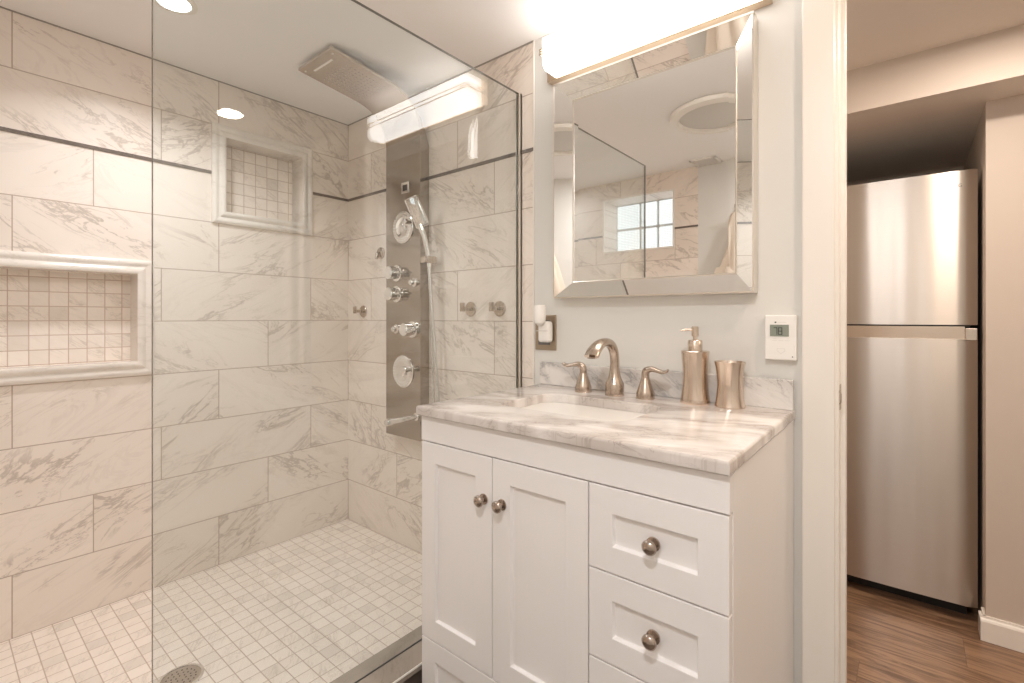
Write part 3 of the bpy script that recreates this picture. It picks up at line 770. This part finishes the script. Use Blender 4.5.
# ------------------------------------------------------------ vanity light
vl = thing('vanity_light', 'long glowing white bar light with brass rails above the mirror', 'light', (1.61, 0, 1.908))
LX0, LX1 = 1.300, 1.920
bm = BM(); box(bm, 1.266, -.030, 1.904, 1.950, 0, 2.02, .002); link('back_plate', bm, MT['brass'], vl)
bm = BM(); sec = [(-.030, 1.911), (-.085, 1.911), (-.097, 1.918), (-.102, 1.930), (-.102, 2.010), (-.030, 2.010)]
ringloft(bm, [[(x, y, z) for y, z in sec] for x in (LX0, LX1)]); link('frosted_lens', bm, MT['lens'], vl)
for z in (1.956, 1.972):
    bm = BM(); box(bm, LX0-.008, -.110, z-.0013, LX1+.008, -.107, z+.0013); link('rail', bm, MT['brass'], vl)
for x in (LX0, LX1):
    s = -1 if x == LX0 else 1
    bm = BM()
    for z in (1.956, 1.964, 1.972):
        box(bm, x+s*.005, -.110, z-.0014, x+s*.009, -.028, z+.0014); box(bm, min(x+s*.009, x-s*.03), -.1105, z-.0014, max(x+s*.009, x-s*.03), -.1075, z+.0014)
    box(bm, x-s*.030-.0015, -.1105, 1.9546, x-s*.030+.0015, -.1075, 1.9734)
    link('end_bracket', bm, MT['brass'], vl)

# ------------------------------------------------------------ outlet, plug-in, thermostat
ou = thing('outlet_plate', 'brown metal outlet cover plate on the wall left of the mirror corner', 'outlet', (1.24, 0, 1.053))
bm = BM(); box(bm, 1.197, -.005, .992, 1.284, .002, 1.114, .0015); link('plate', bm, MT['plate'], ou)
bm = BM(); box(bm, 1.212, -.0075, 1.010, 1.262, -.005, 1.096, .003); link('receptacle', bm, MT['mark'], ou)
pg = thing('plug_in_charger', 'white plug-in unit with upright round tube in the wall outlet', 'charger', (1.255, -.03, 1.02))
bm = BM(); box(bm, 1.232, -.040, 1.020, 1.278, -.0076, 1.092, .010, 4); link('body', bm, MT['white_plastic'], pg, 40)
bm = BM(); lathe(bm, [(.016, 1.085), (.019, 1.092), (.020, 1.110), (.020, 1.140), (.018, 1.147), (.001, 1.148)], 28, (1.252, -.052, 0)); tb = link('tube', bm, MT['white_plastic'], pg, 40)
bm = BM(); sweep(bm, [(1.252, -.052, 1.078), (1.252, -.052, 1.088)], [.009, .016], 16); box(bm, 1.230, -.043, 1.058, 1.276, -.041, 1.061); link('nozzle', bm, MT['mark_soft'], pg, 40)

th = thing('thermostat', 'white wall thermostat with a grey screen reading 78, between mirror and door casing', 'thermostat', (1.9715, 0, 1.055))
bm = BM(); box(bm, 1.935, -.020, .999, 2.005, .002, 1.111, .003, 3); link('case', bm, MT['white_plastic'], th)
bm = BM(); box(bm, 1.947, -.0215, 1.058, 1.989, -.020, 1.087, .0004); lc = link('lcd_screen', bm, MT['lcd'], th)
def seg7(bm, x, z, w_, h_, segs, y=-.0222, t_=.0016):
    S7 = {'a': (0, h_, w_, h_), 'g': (0, h_/2, w_, h_/2), 'd': (0, 0, w_, 0), 'f': (0, h_/2, 0, h_), 'b': (w_, h_/2, w_, h_), 'e': (0, 0, 0, h_/2), 'c': (w_, 0, w_, h_/2)}
    for s in segs:
        x0, z0, x1, z1 = S7[s]; box(bm, x+x0-t_/2, y, z+z0-t_/2, x+x1+t_/2, y+.0008, z+z1+t_/2)
bm = BM(); seg7(bm, 1.9565, 1.0625, .0065, .017, 'abc'); seg7(bm, 1.9665, 1.0625, .0075, .017, 'abcdefg'); link('digits', bm, MT['lcd_ink'], lc)
bm = BM(); box(bm, 1.9575, -.0206, 1.0915, 1.9615, -.020, 1.0945); link('printed_mark', bm, MT['lcd_ink'], th)
bm = BM(); box(bm, 1.964, -.0204, 1.0925, 1.984, -.020, 1.0937); link('printed_line', bm, MT['mark_soft'], th)
bm = BM(); lathe(bm, [(.0014, 0), (.0014, .0006)], 10, (1.997, -.020, 1.008), RX(PI/2)); link('indicator', bm, MT['lcd_ink'], th)
bm = BM()
for (x0, z0, x1, z1) in ((1.952, 1.047, 1.963, 1.0478), (1.966, 1.047, 1.977, 1.0478), (1.980, 1.047, 1.991, 1.0478), (1.955, 1.052, 1.961, 1.0526), (1.984, 1.052, 1.989, 1.0526), (1.963, 1.027, 1.980, 1.0278)):
    box(bm, x0, -.0204, z0, x1, -.020, z1)
sweep(bm, [(1.963, -.0202, 1.027), (1.963, -.0202, 1.022), (1.9715, -.0202, 1.015), (1.980, -.0202, 1.022), (1.980, -.0202, 1.027)], .0005, 6)
link('button_outline', bm, MT['mark_soft'], th)

# ------------------------------------------------------------ things seen only in the mirror
rf = thing('flush_ceiling_light', 'wide round flush ceiling light with a pale rim, reflected in the mirror', 'ceiling light', (1.505, -1.085, CEIL))
bm = BM(); lathe(bm, [(.215, 0), (.222, -.006), (.218, -.022), (.200, -.030), (.180, -.028), (.176, -.012), (.176, 0)], 64, (1.505, -1.085, CEIL)); link('rim', bm, MT['trim_white'], rf, 50)
bm = BM(); lathe(bm, [(.176, -.004), (.176, -.012), (.12, -.018), (.001, -.020)], 64, (1.505, -1.085, CEIL)); link('disc', bm, MT['grey_disc'], rf, 50)
ve = thing('ceiling_vent', 'small rectangular white louvred ceiling vent, reflected in the mirror', 'vent', (1.225, -1.775, CEIL))
bm = BM()
for b_ in ((1.145, -1.845, 1.305, -1.832), (1.145, -1.718, 1.305, -1.705), (1.145, -1.845, 1.160, -1.705), (1.290, -1.845, 1.305, -1.705)): box(bm, b_[0], b_[1], CEIL-.012, b_[2], b_[3], CEIL, .001)
link('frame', bm, MT['white_plastic'], ve)
bm = BM(); box(bm, 1.158, -1.834, CEIL-.002, 1.292, -1.716, CEIL); link('duct', bm, MT['dark'], ve)
for k in range(7):
    y = -1.823+.016*k; bm = BM(); box(bm, 1.16, y-.001, CEIL-.008, 1.29, y+.006, CEIL-.003); link('louvre', bm, MT['white_plastic'], ve)
tw = thing('bath_towel', 'cream bath towel hanging from a wall hook, reflected in the mirror', 'towel', (1.465, YF, 1.2))
bm = BM(); rings = []
for i in range(25):
    t = i/24; z = 1.74-t*.62; wd = .025+.150*min(1, t*1.35)**.85; dp = .022+.045*min(1, t*1.4); ring = []
    for k in range(72):
        a = 2*PI*k/72; r = 1+.16*math.sin(a*9+t*1.5)*min(1, t*2.5)
        ring.append((1.465-.012*t+wd*r*math.cos(a), YF+.06+dp*.8*r*math.sin(a)*(1 if math.sin(a) > 0 else .6), z+.01*math.sin(a*4)*t))
    rings.append(ring)
ringloft(bm, rings); link('cloth', bm, MT['towel'], tw, 80)
hk = thing('wall_hook', 'small nickel wall hook holding the cream towel', 'hook', (1.465, YF, 1.75))
bm = BM(); lathe(bm, [(.024, 0), (.024, .006), (.001, .007)], 28, (1.465, YF, 1.765), RX(-PI/2)); link('rosette', bm, MT['hook_nickel'], hk, 40)
bm = BM(); sweep(bm, smoothpath([(1.465, YF+.005, 1.765), (1.465, YF+.045, 1.758), (1.465, YF+.085, 1.765), (1.465, YF+.09, 1.785)]), .006, 12); link('prong', bm, MT['hook_nickel'], hk, 40)
